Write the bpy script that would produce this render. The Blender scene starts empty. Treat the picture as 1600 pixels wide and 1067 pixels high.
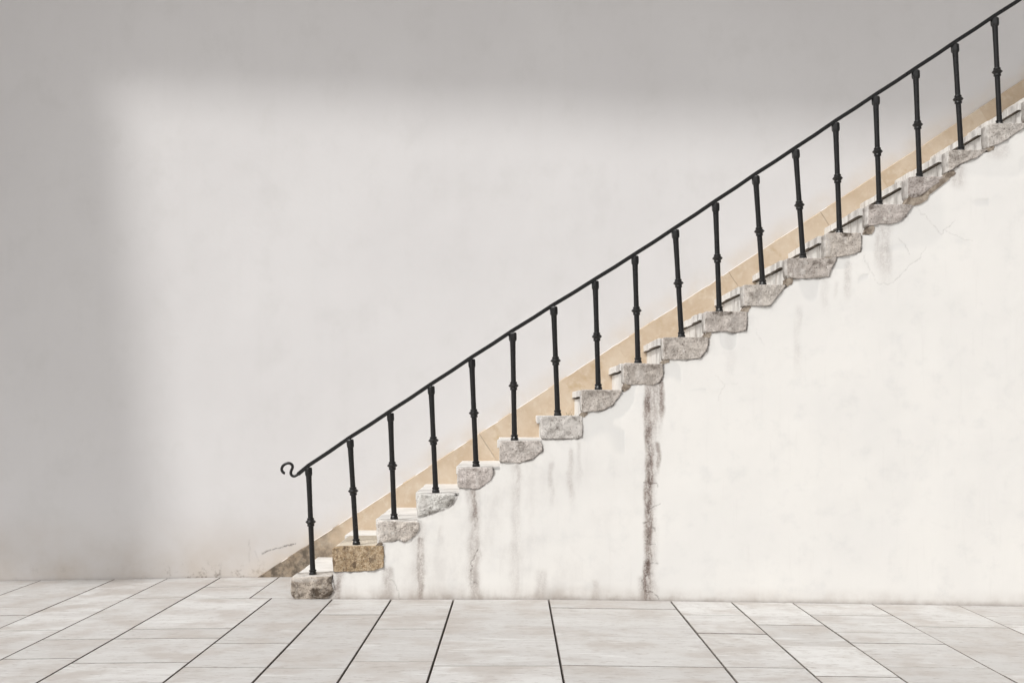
import bpy, bmesh, math, random
import numpy as np
from mathutils import Vector, Matrix, noise

# ------------------------------------------------------------------ camera, sky, sun, exposure
SC = bpy.context.scene
COL = SC.collection
R = math.radians
EYE, DIST, WALL_Y = 1.36, 8.9, 1.2          # eye height, camera to stair side, depth of the stair
FPX, VX, VY = 1935.0, 803.0, 640.0           # focal length and vanishing point of the photograph (1600 px wide)

cam_d = bpy.data.cameras.new('camera')
cam = bpy.data.objects.new('camera', cam_d); COL.objects.link(cam)
cam.location = (0, -DIST, EYE); cam.rotation_euler = (R(90), 0, 0)
cam_d.sensor_width = 36; cam_d.lens = 36 * FPX / 1600
cam_d.shift_x = -3 / 1600; cam_d.shift_y = 106.5 / 1600
cam_d.clip_end = 3000
SC.camera = cam

SUN_EL, SUN_AZ = R(48), R(45)                # azimuth: degrees to the left of the wall's normal
to_sun = Vector((-math.sin(SUN_AZ) * math.cos(SUN_EL), -math.cos(SUN_AZ) * math.cos(SUN_EL), math.sin(SUN_EL)))
world = bpy.data.worlds.new('World'); SC.world = world; world.use_nodes = True
wn = world.node_tree; wn.nodes.clear()
sky = wn.nodes.new('ShaderNodeTexSky'); sky.sky_type = 'NISHITA'; sky.sun_disc = False
sky.sun_elevation = SUN_EL; sky.sun_rotation = math.atan2(to_sun.x, to_sun.y)
sky.dust_density = 4.0; sky.air_density = 1.0
hs = wn.nodes.new('ShaderNodeHueSaturation'); hs.inputs['Saturation'].default_value = 0.05
bg = wn.nodes.new('ShaderNodeBackground'); bg.inputs['Strength'].default_value = 0.104
wo = wn.nodes.new('ShaderNodeOutputWorld')
wn.links.new(sky.outputs[0], hs.inputs['Color']); wn.links.new(hs.outputs[0], bg.inputs['Color'])
wn.links.new(bg.outputs[0], wo.inputs[0])

sun_d = bpy.data.lights.new('sun', 'SUN'); sun_d.energy = 1.95; sun_d.angle = R(5.0); sun_d.color = (1.0, 0.982, 0.96)
sun = bpy.data.objects.new('sun', sun_d); COL.objects.link(sun)
sun.rotation_euler = to_sun.to_track_quat('Z', 'Y').to_euler(); sun.location = to_sun * 30

vs = SC.view_settings
vs.view_transform = 'Standard'; vs.look = 'None'; vs.gamma = 1; vs.use_curve_mapping = False
vs.exposure = 0.09
SC.cycles.use_denoising = True
SC.cycles.max_bounces = 6; SC.cycles.diffuse_bounces = 3

rng = random.Random(7)

# ------------------------------------------------------------------ measuring helpers (photo pixel -> metres on a known plane)
def pt(px, py, y=0.0):
    s = FPX / (DIST + y)
    return ((px - VX) / s, EYE - (py - VY) / s)
def X(px, y=0.0): return pt(px, 0, y)[0]
def Z(py, y=0.0): return pt(0, py, y)[1]
def ground_z(x):
    return -0.0150 * min(max(0, x - 0.3), 4.5) - 0.0150 * min(max(0, -2.0 - x), 3.0)

# ------------------------------------------------------------------ object helpers
def empty(name, loc=(0, 0, 0), parent=None):
    o = bpy.data.objects.new(name, None); COL.objects.link(o); o.location = loc; o.empty_display_size = 0.2
    if parent: o.parent = parent
    return o
def link(name, me, mat=None, parent=None):
    o = bpy.data.objects.new(name, me); COL.objects.link(o)
    if mat and not me.materials: me.materials.append(mat)
    if parent: o.parent = parent
    return o
def tag(o, label=None, cat=None, group=None, kind=None):
    if label: o['label'] = label
    if cat: o['category'] = cat
    if group: o['group'] = group
    if kind: o['kind'] = kind
    return o
def mesh(name, verts, faces, smooth=False):
    me = bpy.data.meshes.new(name); me.from_pydata(verts, [], faces); me.update()
    bm = bmesh.new(); bm.from_mesh(me); bmesh.ops.recalc_face_normals(bm, faces=bm.faces); bm.to_mesh(me); bm.free()
    if smooth: me.polygons.foreach_set('use_smooth', [True] * len(me.polygons))
    return me
def box_mesh(name, x0, x1, y0, y1, z0, z1, bev=0.0, wob=0.0, seg=1, cuts=None):
    bm = bmesh.new()
    bmesh.ops.create_cube(bm, size=1)
    for v in bm.verts:
        v.co = Vector(((x0 + x1) / 2 + v.co.x * (x1 - x0), (y0 + y1) / 2 + v.co.y * (y1 - y0), (z0 + z1) / 2 + v.co.z * (z1 - z0)))
    if bev:
        bmesh.ops.bevel(bm, geom=list(bm.edges), offset=bev, segments=seg, affect='EDGES', profile=0.6)
    if wob:
        bmesh.ops.subdivide_edges(bm, edges=[e for e in bm.edges if e.calc_length() > 0.12], cuts=3, use_grid_fill=True)
        for v in bm.verts:
            v.co += noise.noise_vector(v.co * 9.0) * wob
    me = bpy.data.meshes.new(name); bm.to_mesh(me); bm.free()
    return me
def prism_mesh(name, poly, y0, y1):
    """polygon in x,z extruded from y0 to y1"""
    n = len(poly)
    vs_ = [(x, y0, z) for x, z in poly] + [(x, y1, z) for x, z in poly]
    fs = [list(range(n)), list(range(2 * n - 1, n - 1, -1))] + [[i, i + n, (i + 1) % n + n, (i + 1) % n] for i in range(n)]
    return mesh(name, vs_, fs)

# ------------------------------------------------------------------ material helpers
class Mat:
    def __init__(s, name, rough=0.85, spec=0.3):
        s.m = bpy.data.materials.new(name); s.m.use_nodes = True
        s.nt = s.m.node_tree; s.b = s.nt.nodes['Principled BSDF']
        s.b.inputs['Roughness'].default_value = rough
        s.b.inputs['Specular IOR Level'].default_value = spec
    def n(s, typ, ins=None, **props):
        nd = s.nt.nodes.new(typ)
        for k, v in props.items(): setattr(nd, k, v)
        for k, v in (ins or {}).items(): s.set(nd.inputs[k], v)
        return nd
    def set(s, sock, v):
        if isinstance(v, bpy.types.NodeSocket): s.nt.links.new(v, sock)
        elif isinstance(v, bpy.types.Node): s.nt.links.new(v.outputs[0], sock)
        else: sock.default_value = v
    def coords(s, scale=(1, 1, 1), per_object=False):
        tc = s.n('ShaderNodeTexCoord').outputs['Object']
        if per_object:
            oi = s.n('ShaderNodeObjectInfo')
            tc = s.n('ShaderNodeVectorMath', {0: tc, 1: s.n('ShaderNodeCombineXYZ', {0: s.math('MULTIPLY', oi.outputs['Random'], 37.0), 1: s.math('MULTIPLY', oi.outputs['Random'], 91.0), 2: s.math('MULTIPLY', oi.outputs['Random'], 53.0)})}, operation='ADD').outputs[0]
        if scale != (1, 1, 1):
            tc = s.n('ShaderNodeVectorMath', {0: tc, 1: scale}, operation='MULTIPLY').outputs[0]
        return tc
    def noise(s, vec, scale, detail=4, rough=0.55, dist=0.0):
        return s.n('ShaderNodeTexNoise', {'Vector': vec, 'Scale': scale, 'Detail': detail, 'Roughness': rough, 'Distortion': dist}).outputs[0]
    def voro(s, vec, scale, feature='F1'):
        return s.n('ShaderNodeTexVoronoi', {'Vector': vec, 'Scale': scale}, feature=feature).outputs['Distance']
    def math(s, op, a, b=0.0, clamp=False):
        nd = s.n('ShaderNodeMath', operation=op); nd.use_clamp = clamp
        s.set(nd.inputs[0], a); s.set(nd.inputs[1], b); return nd.outputs[0]
    def ramp(s, v, a, b, lo=0.0, hi=1.0):
        nd = s.n('ShaderNodeMapRange', {'Value': v, 'From Min': a, 'From Max': b, 'To Min': lo, 'To Max': hi}, interpolation_type='SMOOTHSTEP')
        return nd.outputs[0]
    def mix(s, f, a, b, mode='MIX'):
        nd = s.n('ShaderNodeMix', data_type='RGBA', blend_type=mode); nd.clamp_factor = True
        s.set(nd.inputs[0], f)
        for i, v in ((6, a), (7, b)):
            if isinstance(v, tuple) and len(v) == 3: v = v + (1.0,)
            s.set(nd.inputs[i], v)
        return nd.outputs[2]
    def bump(s, h, strength=0.3, dist=0.01, prev=None):
        nd = s.n('ShaderNodeBump', {'Height': h, 'Strength': strength, 'Distance': dist})
        if prev is not None: s.set(nd.inputs['Normal'], prev)
        return nd.outputs[0]
    def out(s, col, nrm=None, rough=None):
        s.set(s.b.inputs['Base Color'], col if not (isinstance(col, tuple) and len(col) == 3) else col + (1.0,))
        if nrm is not None: s.set(s.b.inputs['Normal'], nrm)
        if rough is not None: s.set(s.b.inputs['Roughness'], rough)
        return s.m
    def sep(s, vec):
        nd = s.n('ShaderNodeSeparateXYZ', {0: vec}); return nd.outputs[0], nd.outputs[1], nd.outputs[2]

# ------------------------------------------------------------------ materials
def mat_side_plaster():
    M = Mat('whitewashed_plaster', 0.9, 0.2)
    p = M.coords(); x, y, z = M.sep(p)
    big = M.noise(p, 1.3, 5); med = M.noise(p, 6.0, 5, 0.6)
    vert = M.noise(M.coords((9.0, 1.0, 0.8)), 3.0, 4)
    col = M.mix(M.ramp(big, 0.35, 0.68), (0.82, 0.80, 0.765), (0.785, 0.768, 0.74))
    col = M.mix(M.ramp(med, 0.50, 0.75, 0, 0.55), col, (0.70, 0.69, 0.67))
    col = M.mix(M.ramp(vert, 0.55, 0.8, 0, 0.30), col, (0.70, 0.68, 0.65))
    grey = M.math('MULTIPLY', M.math('SUBTRACT', 1.0, M.ramp(x, -0.2, 1.2)), M.ramp(M.noise(M.coords((1.0, 1.0, 0.6)), 5.0, 6, 0.65), 0.42, 0.72, 0.0, 0.45))
    col = M.mix(grey, col, (0.60, 0.575, 0.55))
    wear = M.n('ShaderNodeAttribute', attribute_name='wear').outputs['Color']
    wr = M.n('ShaderNodeSeparateColor', {0: wear}); streak, cr, patch = wr.outputs[0], wr.outputs[1], wr.outputs[2]
    col = M.mix(M.math('MULTIPLY', patch, 0.5), col, (0.66, 0.655, 0.64))
    n1 = M.math('SUBTRACT', M.noise(M.coords((1.0, 1.0, 0.45)), 20.0, 6, 0.68), 0.5); n2 = M.math('SUBTRACT', M.noise(p, 75.0, 3, 0.65), 0.5)
    br = M.ramp(M.math('ADD', n1, M.math('MULTIPLY', n2, 0.6)), -0.20, 0.17, 0.22, 1.0)
    big_br = M.ramp(M.noise(M.coords((1.0, 1.0, 0.7)), 9.0, 3), 0.36, 0.62, 0.55, 1.0)
    st = M.math('MULTIPLY', M.math('MULTIPLY', streak, br), big_br)
    col = M.mix(M.math('MULTIPLY', M.ramp(streak, 0.0, 0.9), M.math('ADD', M.math('MULTIPLY', br, 0.6), 0.12)), col, (0.43, 0.35, 0.305))
    col = M.mix(M.math('MULTIPLY', st, 0.92), col, (0.105, 0.068, 0.056))
    # splash dirt along the foot of the wall
    foot = M.math('SUBTRACT', 1.0, M.ramp(M.math('ADD', z, M.math('MULTIPLY', M.math('MAXIMUM', M.math('SUBTRACT', x, 0.3), 0.0), 0.0145)), -0.01, 0.13))
    fn = M.ramp(M.noise(p, 5.0, 6, 0.65), 0.36, 0.74, 0.22, 0.85)
    fn = M.math('MULTIPLY', fn, M.ramp(x, 0.6, 1.8, 1.0, 0.7))
    col = M.mix(M.math('MULTIPLY', foot, fn), col, (0.43, 0.375, 0.33))
    low = M.math('SUBTRACT', 1.0, M.ramp(M.math('ADD', z, M.math('MULTIPLY', M.math('MAXIMUM', M.math('SUBTRACT', x, 0.3), 0.0), 0.015)), -0.004, 0.045))
    col = M.mix(M.math('MULTIPLY', low, M.ramp(M.noise(p, 4.0, 5, 0.6), 0.3, 0.75, 0.12, 0.55)), col, (0.33, 0.28, 0.24))
    cr = M.math('MULTIPLY', cr, M.ramp(M.noise(p, 38.0, 3, 0.6), 0.34, 0.56, 0.35, 1.0))
    col = M.mix(cr, col, (0.10, 0.078, 0.066))
    h = M.math('ADD', M.math('MULTIPLY', M.noise(p, 2.2, 2), 2.2), M.math('MULTIPLY', M.noise(p, 14.0, 5, 0.6), 0.45))
    h = M.math('SUBTRACT', h, M.math('MULTIPLY', cr, 0.4))
    return M.out(col, M.bump(h, 0.28, 0.010))

def mat_house_plaster():
    M = Mat('house_plaster', 0.92, 0.2)
    p = M.coords(); x, y, z = M.sep(p)
    big = M.noise(p, 0.8, 4); vert = M.noise(M.coords((5.0, 1.0, 0.6)), 2.0, 3)
    col = M.mix(M.ramp(big, 0.33, 0.7), (0.718, 0.702, 0.698), (0.692, 0.675, 0.672))
    col = M.mix(M.ramp(vert, 0.5, 0.8, 0, 0.14), col, (0.655, 0.64, 0.625))
    mott = M.noise(M.coords((1.0, 1.0, 0.8)), 3.3, 6, 0.62)
    col = M.mix(M.ramp(mott, 0.48, 0.72, 0, 0.5), col, (0.655, 0.64, 0.63))
    foot = M.math('SUBTRACT', 1.0, M.ramp(z, -0.05, 0.62))
    fn = M.ramp(M.noise(p, 1.7, 6, 0.6), 0.25, 0.75, 0.25, 0.9)
    col = M.mix(M.math('MULTIPLY', foot, fn), col, (0.545, 0.48, 0.415))
    foot2 = M.math('SUBTRACT', 1.0, M.ramp(z, 0.0, 0.16))
    near = M.math('SUBTRACT', 1.0, M.ramp(M.math('ABSOLUTE', M.math('SUBTRACT', x, -2.35)), 0.15, 0.75))
    sp = M.ramp(M.noise(p, 17.0, 6, 0.7), 0.52, 0.68)
    col = M.mix(M.math('MULTIPLY', M.math('MULTIPLY', foot2, M.math('ADD', M.math('MULTIPLY', near, 0.6), 0.12)), sp), col, (0.20, 0.16, 0.13))
    # warm dust clinging just above the slanting skirting
    t = M.math('SUBTRACT', z, M.math('ADD', M.math('MULTIPLY', x, 0.649), 1.353))
    dust = M.math('MULTIPLY', M.math('SUBTRACT', 1.0, M.ramp(t, 0.0, 0.22)), M.ramp(M.noise(p, 4.0, 4), 0.3, 0.7, 0.1, 0.55))
    col = M.mix(dust, col, (0.66, 0.57, 0.47))
    cr = M.n('ShaderNodeAttribute', attribute_name='wear').outputs['Fac']
    cr = M.math('MULTIPLY', cr, M.ramp(M.noise(p, 60.0, 3), 0.35, 0.55, 0.3, 1.0))
    col = M.mix(cr, col, (0.10, 0.085, 0.075))
    h = M.math('ADD', M.math('MULTIPLY', M.noise(p, 1.6, 2), 3.0), M.math('MULTIPLY', M.noise(p, 9.0, 5, 0.6), 0.5))
    return M.out(col, M.bump(h, 0.45, 0.010))

def mat_skirting():
    M = Mat('ochre_skirting', 0.85, 0.25)
    p = M.coords(); x, y, z = M.sep(p)
    pv = M.coords(per_object=True)
    col = M.mix(M.ramp(M.noise(pv, 3.4, 6, 0.65), 0.34, 0.66), (0.625, 0.515, 0.395), (0.54, 0.42, 0.30))
    col = M.mix(M.ramp(M.noise(pv, 12.0, 6, 0.7), 0.48, 0.70, 0, 0.8), col, (0.66, 0.57, 0.46))
    col = M.mix(M.ramp(M.noise(pv, 7.0, 5, 0.6), 0.56, 0.72, 0, 0.6), col, (0.47, 0.34, 0.20))
    damp = M.math('SUBTRACT', 1.0, M.ramp(M.math('ADD', x, M.math('MULTIPLY', M.math('SUBTRACT', M.noise(p, 4.0, 4), 0.5), 0.7)), -1.62, -1.28))
    dn = M.ramp(M.noise(p, 15.0, 7, 0.7), 0.33, 0.62, 0.45, 1.0)
    col = M.mix(M.math('MULTIPLY', damp, dn), col, (0.135, 0.11, 0.085))
    h = M.math('ADD', M.noise(p, 12.0, 5), M.math('MULTIPLY', M.noise(p, 80.0, 3), 0.3))
    return M.out(col, M.bump(h, 0.35, 0.004))

def mat_stone(name, pale=False):
    M = Mat(name, 0.92, 0.2)
    oi = M.n('ShaderNodeObjectInfo')
    p = M.coords(per_object=True)
    pz = M.n('ShaderNodeVectorMath', {0: p, 1: (1.0, 1.0, 0.28)}, operation='MULTIPLY').outputs[0]
    base = oi.outputs['Color']
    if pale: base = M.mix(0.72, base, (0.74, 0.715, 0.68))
    grit = M.noise(p, 85.0, 4, 0.7); mott = M.noise(p, 19.0, 5, 0.65); stre = M.noise(pz, 34.0, 4, 0.65)
    col = M.mix(M.ramp(mott, 0.36, 0.66), M.mix(0.45, base, (0.17, 0.145, 0.125)), base)
    col = M.mix(M.ramp(stre, 0.50, 0.72, 0, 0.55), col, M.mix(0.5, base, (0.80, 0.77, 0.74)))
    col = M.mix(M.ramp(grit, 0.48, 0.68, 0, 0.6 if not pale else 0.2), col, (0.12, 0.10, 0.085))
    if not pale:
        dk = M.ramp(M.noise(p, 9.0, 6, 0.72), 0.57, 0.69, 0, 0.72)
        col = M.mix(dk, col, (0.13, 0.105, 0.085))
        lich = M.math('MULTIPLY', M.math('SUBTRACT', 1.0, M.ramp(M.voro(p, 15.0), 0.12, 0.22)), M.ramp(M.noise(p, 5.0, 2), 0.46, 0.58))
        col = M.mix(M.math('MULTIPLY', lich, 0.6), col, (0.66, 0.63, 0.58))
    if not pale:
        wr = M.n('ShaderNodeSeparateColor', {0: M.n('ShaderNodeAttribute', attribute_name='wear').outputs['Color']})
        col = M.mix(M.math('MULTIPLY', wr.outputs[0], M.ramp(M.noise(p, 30.0, 4, 0.7), 0.36, 0.58, 0.25, 1.0)), col, (0.075, 0.055, 0.04))
        col = M.mix(M.math('MULTIPLY', wr.outputs[1], 0.75), col, (0.62, 0.585, 0.55))
        hole = M.math('MULTIPLY', M.math('SUBTRACT', 1.0, M.ramp(M.voro(p, 42.0), 0.10, 0.24)), M.ramp(M.noise(p, 13.0, 3), 0.44, 0.60))
        col = M.mix(M.math('MULTIPLY', hole, 0.8), col, (0.09, 0.07, 0.058))
    pits = M.ramp(M.voro(p, 60.0), 0.05, 0.40)
    h = M.math('ADD', M.math('ADD', M.math('MULTIPLY', mott, 1.6), M.math('MULTIPLY', grit, 0.45)), M.math('MULTIPLY', pits, 0.35))
    return M.out(col, M.bump(h, 0.75 if not pale else 0.4, 0.007))

def mat_sandstone():
    M = Mat('ochre_sandstone', 0.95, 0.15)
    p = M.coords()
    g1 = M.noise(p, 55.0, 5, 0.7); g2 = M.noise(p, 11.0, 6, 0.65)
    col = M.mix(M.ramp(g2, 0.35, 0.65), (0.31, 0.215, 0.125), (0.46, 0.34, 0.215))
    col = M.mix(M.ramp(g1, 0.42, 0.60, 0.0, 0.75), col, (0.60, 0.48, 0.34))
    col = M.mix(M.ramp(M.voro(p, 62.0), 0.02, 0.34, 0.85, 0.0), col, (0.13, 0.085, 0.05))
    dk = M.math('MULTIPLY', M.ramp(M.noise(M.coords((1.0, 1.0, 0.5)), 12.0, 6, 0.7), 0.49, 0.63), 0.9)
    col = M.mix(dk, col, (0.13, 0.09, 0.06))
    tc = M.n('ShaderNodeTexCoord').outputs['Object']; _, yy, _ = M.sep(tc)
    col = M.mix(M.ramp(yy, 0.01, 0.05, 0.0, 0.9), col, (0.78, 0.70, 0.58))
    h = M.math('ADD', M.math('MULTIPLY', g1, 1.0), M.math('ADD', M.math('MULTIPLY', g2, 0.8), M.math('MULTIPLY', M.voro(p, 95.0), 0.6)))
    return M.out(col, M.bump(h, 0.9, 0.009))

def mat_marble(name, dirty):
    M = Mat(name, 0.6, 0.35)
    p = M.coords(per_object=True)
    px = M.n('ShaderNodeVectorMath', {0: p, 1: (9.0, 4.0, 0.7) if dirty else (2.0, 7.0, 7.0)}, operation='MULTIPLY').outputs[0]
    col = M.mix(M.ramp(M.noise(p, 6.0, 5), 0.35, 0.7), (0.80, 0.78, 0.745), (0.70, 0.675, 0.64))
    s = M.noise(px, 5.0 if dirty else 2.0, 6, 0.65)
    col = M.mix(M.ramp(s, 0.50, 0.70, 0, 0.85 if dirty else 0.35), col, (0.33, 0.29, 0.26) if dirty else (0.55, 0.52, 0.49))
    col = M.mix(M.ramp(M.noise(p, 22.0, 5, 0.7), 0.60, 0.72, 0, 0.5), col, (0.45, 0.36, 0.26))
    return M.out(col, M.bump(M.noise(p, 30.0, 5), 0.25, 0.003))

def mat_mortar():
    M = Mat('brown_mortar', 0.95, 0.1)
    p = M.coords()
    col = M.mix(M.ramp(M.noise(p, 14.0, 6, 0.7), 0.35, 0.65), (0.17, 0.135, 0.105), (0.42, 0.36, 0.295))
    return M.out(col, M.bump(M.noise(p, 50.0, 5, 0.7), 0.8, 0.006))

def mat_paving():
    M = Mat('pale_travertine', 0.62, 0.35)
    oi = M.n('ShaderNodeObjectInfo'); p = M.coords(per_object=True)
    pl = M.n('ShaderNodeVectorMath', {0: p, 1: (0.8, 3.6, 1.0)}, operation='MULTIPLY').outputs[0]
    v1 = M.noise(pl, 1.5, 6, 0.6, 0.5); v2 = M.noise(pl, 5.0, 5, 0.65, 0.3); cl = M.noise(p, 2.6, 5, 0.6)
    col = M.mix(oi.outputs['Random'], (0.545, 0.53, 0.51), (0.69, 0.678, 0.658))
    col = M.mix(M.ramp(v1, 0.40, 0.70, 0, 0.55), col, (0.50, 0.475, 0.455))
    col = M.mix(M.ramp(v2, 0.52, 0.74, 0, 0.40), col, (0.70, 0.69, 0.675))
    col = M.mix(M.ramp(cl, 0.42, 0.68, 0, 0.85), col, (0.475, 0.435, 0.40))
    specks = M.noise(M.n('ShaderNodeVectorMath', {0: p, 1: (0.4, 1.6, 1.0)}, operation='MULTIPLY').outputs[0], 30.0, 4, 0.7)
    col = M.mix(M.ramp(specks, 0.56, 0.68, 0, 0.8), col, (0.34, 0.30, 0.27))
    blot = M.noise(p, 11.0, 6, 0.72)
    col = M.mix(M.ramp(blot, 0.52, 0.70, 0, 0.5), col, (0.44, 0.405, 0.375))
    scuff = M.noise(M.n('ShaderNodeVectorMath', {0: p, 1: (0.7, 3.0, 1.0)}, operation='MULTIPLY').outputs[0], 3.4, 3)
    col = M.mix(M.ramp(scuff, 0.63, 0.70, 0, 0.45), col, (0.74, 0.735, 0.72))
    h = M.math('ADD', M.math('MULTIPLY', v2, 0.6), M.noise(p, 60.0, 3))
    return M.out(col, M.bump(h, 0.2, 0.003), M.ramp(v1, 0.3, 0.7, 0.55, 0.75))

def mat_plain(name, c, rough=0.9, scale=8.0, amt=0.3):
    M = Mat(name, rough, 0.2)
    p = M.coords()
    col = M.mix(M.ramp(M.noise(p, scale, 5), 0.3, 0.7), c, tuple(v * (1 - amt) for v in c))
    return M.out(col, M.bump(M.noise(p, scale * 6, 4), 0.3, 0.004))

def mat_iron():
    M = Mat('black_painted_iron', 0.36, 0.5)
    p = M.coords(per_object=True)
    col = M.mix(M.ramp(M.noise(p, 30.0, 5, 0.65), 0.4, 0.7), (0.004, 0.0036, 0.0036), (0.008, 0.007, 0.0068))
    col = M.mix(M.ramp(M.noise(p, 85.0, 4, 0.7), 0.66, 0.74, 0, 0.5), col, (0.035, 0.03, 0.028))
    h = M.math('ADD', M.noise(p, 25.0, 4), M.math('MULTIPLY', M.noise(p, 140.0, 3), 0.4))
    return M.out(col, M.bump(h, 0.35, 0.003), M.ramp(M.noise(p, 40.0, 4), 0.3, 0.7, 0.26, 0.42))

def mat_leaf():
    M = Mat('weed_leaf', 0.6, 0.3)
    p = M.coords()
    return M.out(M.mix(M.ramp(M.noise(p, 40.0, 3), 0.35, 0.65), (0.05, 0.075, 0.025), (0.16, 0.15, 0.06)))

MAT = dict(side=mat_side_plaster(), house=mat_house_plaster(), skirting=mat_skirting(), stone=mat_stone('grey_limestone'), pale=mat_stone('pale_worn_stone', True),
           sand=mat_sandstone(), tread=mat_marble('white_marble', False), riser=mat_marble('streaked_marble', True), mortar=mat_mortar(), paving=mat_paving(),
           bed=mat_plain('dark_joint_sand_slit_shade', (0.018, 0.015, 0.013), 0.95, 20.0), arris=mat_plain('dirty_slab_edge', (0.27, 0.24, 0.215), 0.9, 30.0, 0.5), shade_dirt=mat_plain('underside_shade_dirt', (0.17, 0.14, 0.11), 0.95, 25.0, 0.6), iron=mat_iron(), leaf=mat_leaf())

# ------------------------------------------------------------------ wear computed on the walls' own vertices
def vnoise(x, z, f, seed):
    """smooth lattice noise, -1..1"""
    lat = np.random.RandomState(seed).uniform(-1, 1, (256, 256))
    u, v = x * f + 1000.3, z * f + 1000.7
    i, j = np.floor(u).astype(int), np.floor(v).astype(int); a, b = u - i, v - j
    a = a * a * (3 - 2 * a); b = b * b * (3 - 2 * b)
    g = lambda p, q: lat[p % 256, q % 256]
    return (g(i, j) * (1 - a) + g(i + 1, j) * a) * (1 - b) + (g(i, j + 1) * (1 - a) + g(i + 1, j + 1) * a) * b
def fnoise(x, z, f, seed, oct=4):
    return sum(vnoise(x, z, f * 2 ** k, seed + k) * 0.5 ** k for k in range(oct))
def sstep(v, a, b):
    t = np.clip((v - a) / (b - a), 0, 1); return t * t * (3 - 2 * t)
def crack_mask(vx, vz, lines, plane_y, half):
    out = np.zeros(len(vx))
    xc, zc = vx + 0.010 * fnoise(vx, vz, 28.0, 31, 3), vz + 0.010 * fnoise(vx, vz, 28.0, 41, 3)
    for k, pl in lines:
        for a, b in zip(pl, pl[1:]):
            (ax, az), (bx, bz) = pt(*a, plane_y), pt(*b, plane_y)
            ux, uz = bx - ax, bz - az
            t = np.clip(((xc - ax) * ux + (zc - az) * uz) / (ux * ux + uz * uz), 0, 1)
            out = np.maximum(out, k * np.clip(1 - np.hypot(xc - ax - ux * t, zc - az - uz * t) / half, 0, 1))
    return out

# ------------------------------------------------------------------ ground and paving
PX0, PX1, PY0, PY1 = -8.0, 7.5, -4.6, WALL_Y
def ring(big, z):
    x0, x1, y0, y1 = PX0, PX1, PY0, 2.5
    o = [(-big, -big), (big, -big), (big, big), (-big, big)]; i = [(x0, y0), (x1, y0), (x1, y1), (x0, y1)]
    v = [(a, b, z) for a, b in o] + [(a, b, z) for a, b in i]
    return mesh('ground', v, [(k, (k + 1) % 4, (k + 1) % 4 + 4, k + 4) for k in range(4)])
tag(link('ground', ring(1500, -0.10), MAT['paving']), kind='structure')
pave = tag(link('pavement', mesh('pavement', [(PX0, PY0, -0.17), (PX1, PY0, -0.17), (PX1, 2.5, -0.17), (PX0, 2.5, -0.17)], [(0, 1, 2, 3)]), MAT['bed']), kind='structure')

def depth_y(py): return FPX * EYE / (py - VY) - DIST      # where a ground joint seen at height py lies
# columns of slabs between the long joints: (x0, x1, back y, cross joints read off the photograph)
COLS = [(-5.1, -4.5, WALL_Y, []), (-4.5, -3.85, WALL_Y, [935, 1000]), (-3.85, -3.25, WALL_Y, [944, 956, 1040]), (-3.25, -2.82, WALL_Y, [980.5, 1050]), (-2.82, -2.39, WALL_Y, [932, 996]),
        (-2.39, -1.91, WALL_Y, [915.7, 934]), (-1.91, -1.45, WALL_Y, [934]), (-2.39, -1.75, None, [981, 996]), (-1.75, -1.304, None, [1005, 1042]), (-1.304, -0.88, None, [960, 1043]),
        (-0.88, -0.433, None, [982, 1033]), (-0.433, 0.249, None, [999.5, 1040]), (0.249, 1.124, None, [949, 993.6, 1038.6]), (1.124, 1.558, None, [957, 985.6, 1038]),
        (1.558, 2.0, None, [971, 1003.5]), (2.0, 2.57, None, [954, 981, 997]), (2.57, 3.19, None, [970, 1044]), (3.19, 3.70, None, [965, 1002]), (3.70, 4.22, None, [958, 990, 1030]), (4.22, 4.8, None, [975]),
        (-6.2, -5.1, WALL_Y, []), (-8.0, -6.2, WALL_Y, []), (4.8, 5.6, None, []), (5.6, 7.5, None, [])]
Y_SPLIT = depth_y(934)
def slab(x0, x1, y0, y1, gx0, gx1, gy):
    t = 0.05
    dz = rng.uniform(-0.0012, 0.0012)
    def zz(x): return ground_z(x) + dz
    a, b, c, d = x0 + gx0, x1 - gx1, y0 + gy, y1 - gy
    e, ey = 0.003, rng.choice((0.0010, 0.0022, 0.0045))
    cx, cy = (a + b) / 2, (c + d) / 2
    vs_ = []
    for (xx, yy) in ((a, c), (b, c), (b, d), (a, d)): vs_.append((xx - cx, yy - cy, zz(xx) - t))
    for (xx, yy) in ((a, c), (b, c), (b, d), (a, d)): vs_.append((xx - cx, yy - cy, zz(xx) - e))
    for (xx, yy) in ((a + e, c + ey), (b - e, c + ey), (b - e, d - ey), (a + e, d - ey)): vs_.append((xx - cx, yy - cy, zz(xx)))
    fs = [(8, 9, 10, 11)] + [(k, (k + 1) % 4, (k + 1) % 4 + 4, k + 4) for k in range(4)] + [(k + 4, (k + 1) % 4 + 4, (k + 1) % 4 + 8, k + 8) for k in range(4)]
    me = mesh('paving_slab', vs_, fs); me.materials.append(MAT['paving']); me.materials.append(MAT['arris'])
    for pol in me.polygons: pol.material_index = 0 if pol.index == 0 else 1
    o = link('paving_slab', me, None, pave)
    o.location = (cx, cy, 0); o.rotation_euler.z = rng.uniform(-0.0006, 0.0006)
def long_gap(x):
    if -1.8 < x < 1.2: return 0.0042
    if x > 2.3: return 0.0022
    return 0.0032
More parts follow.
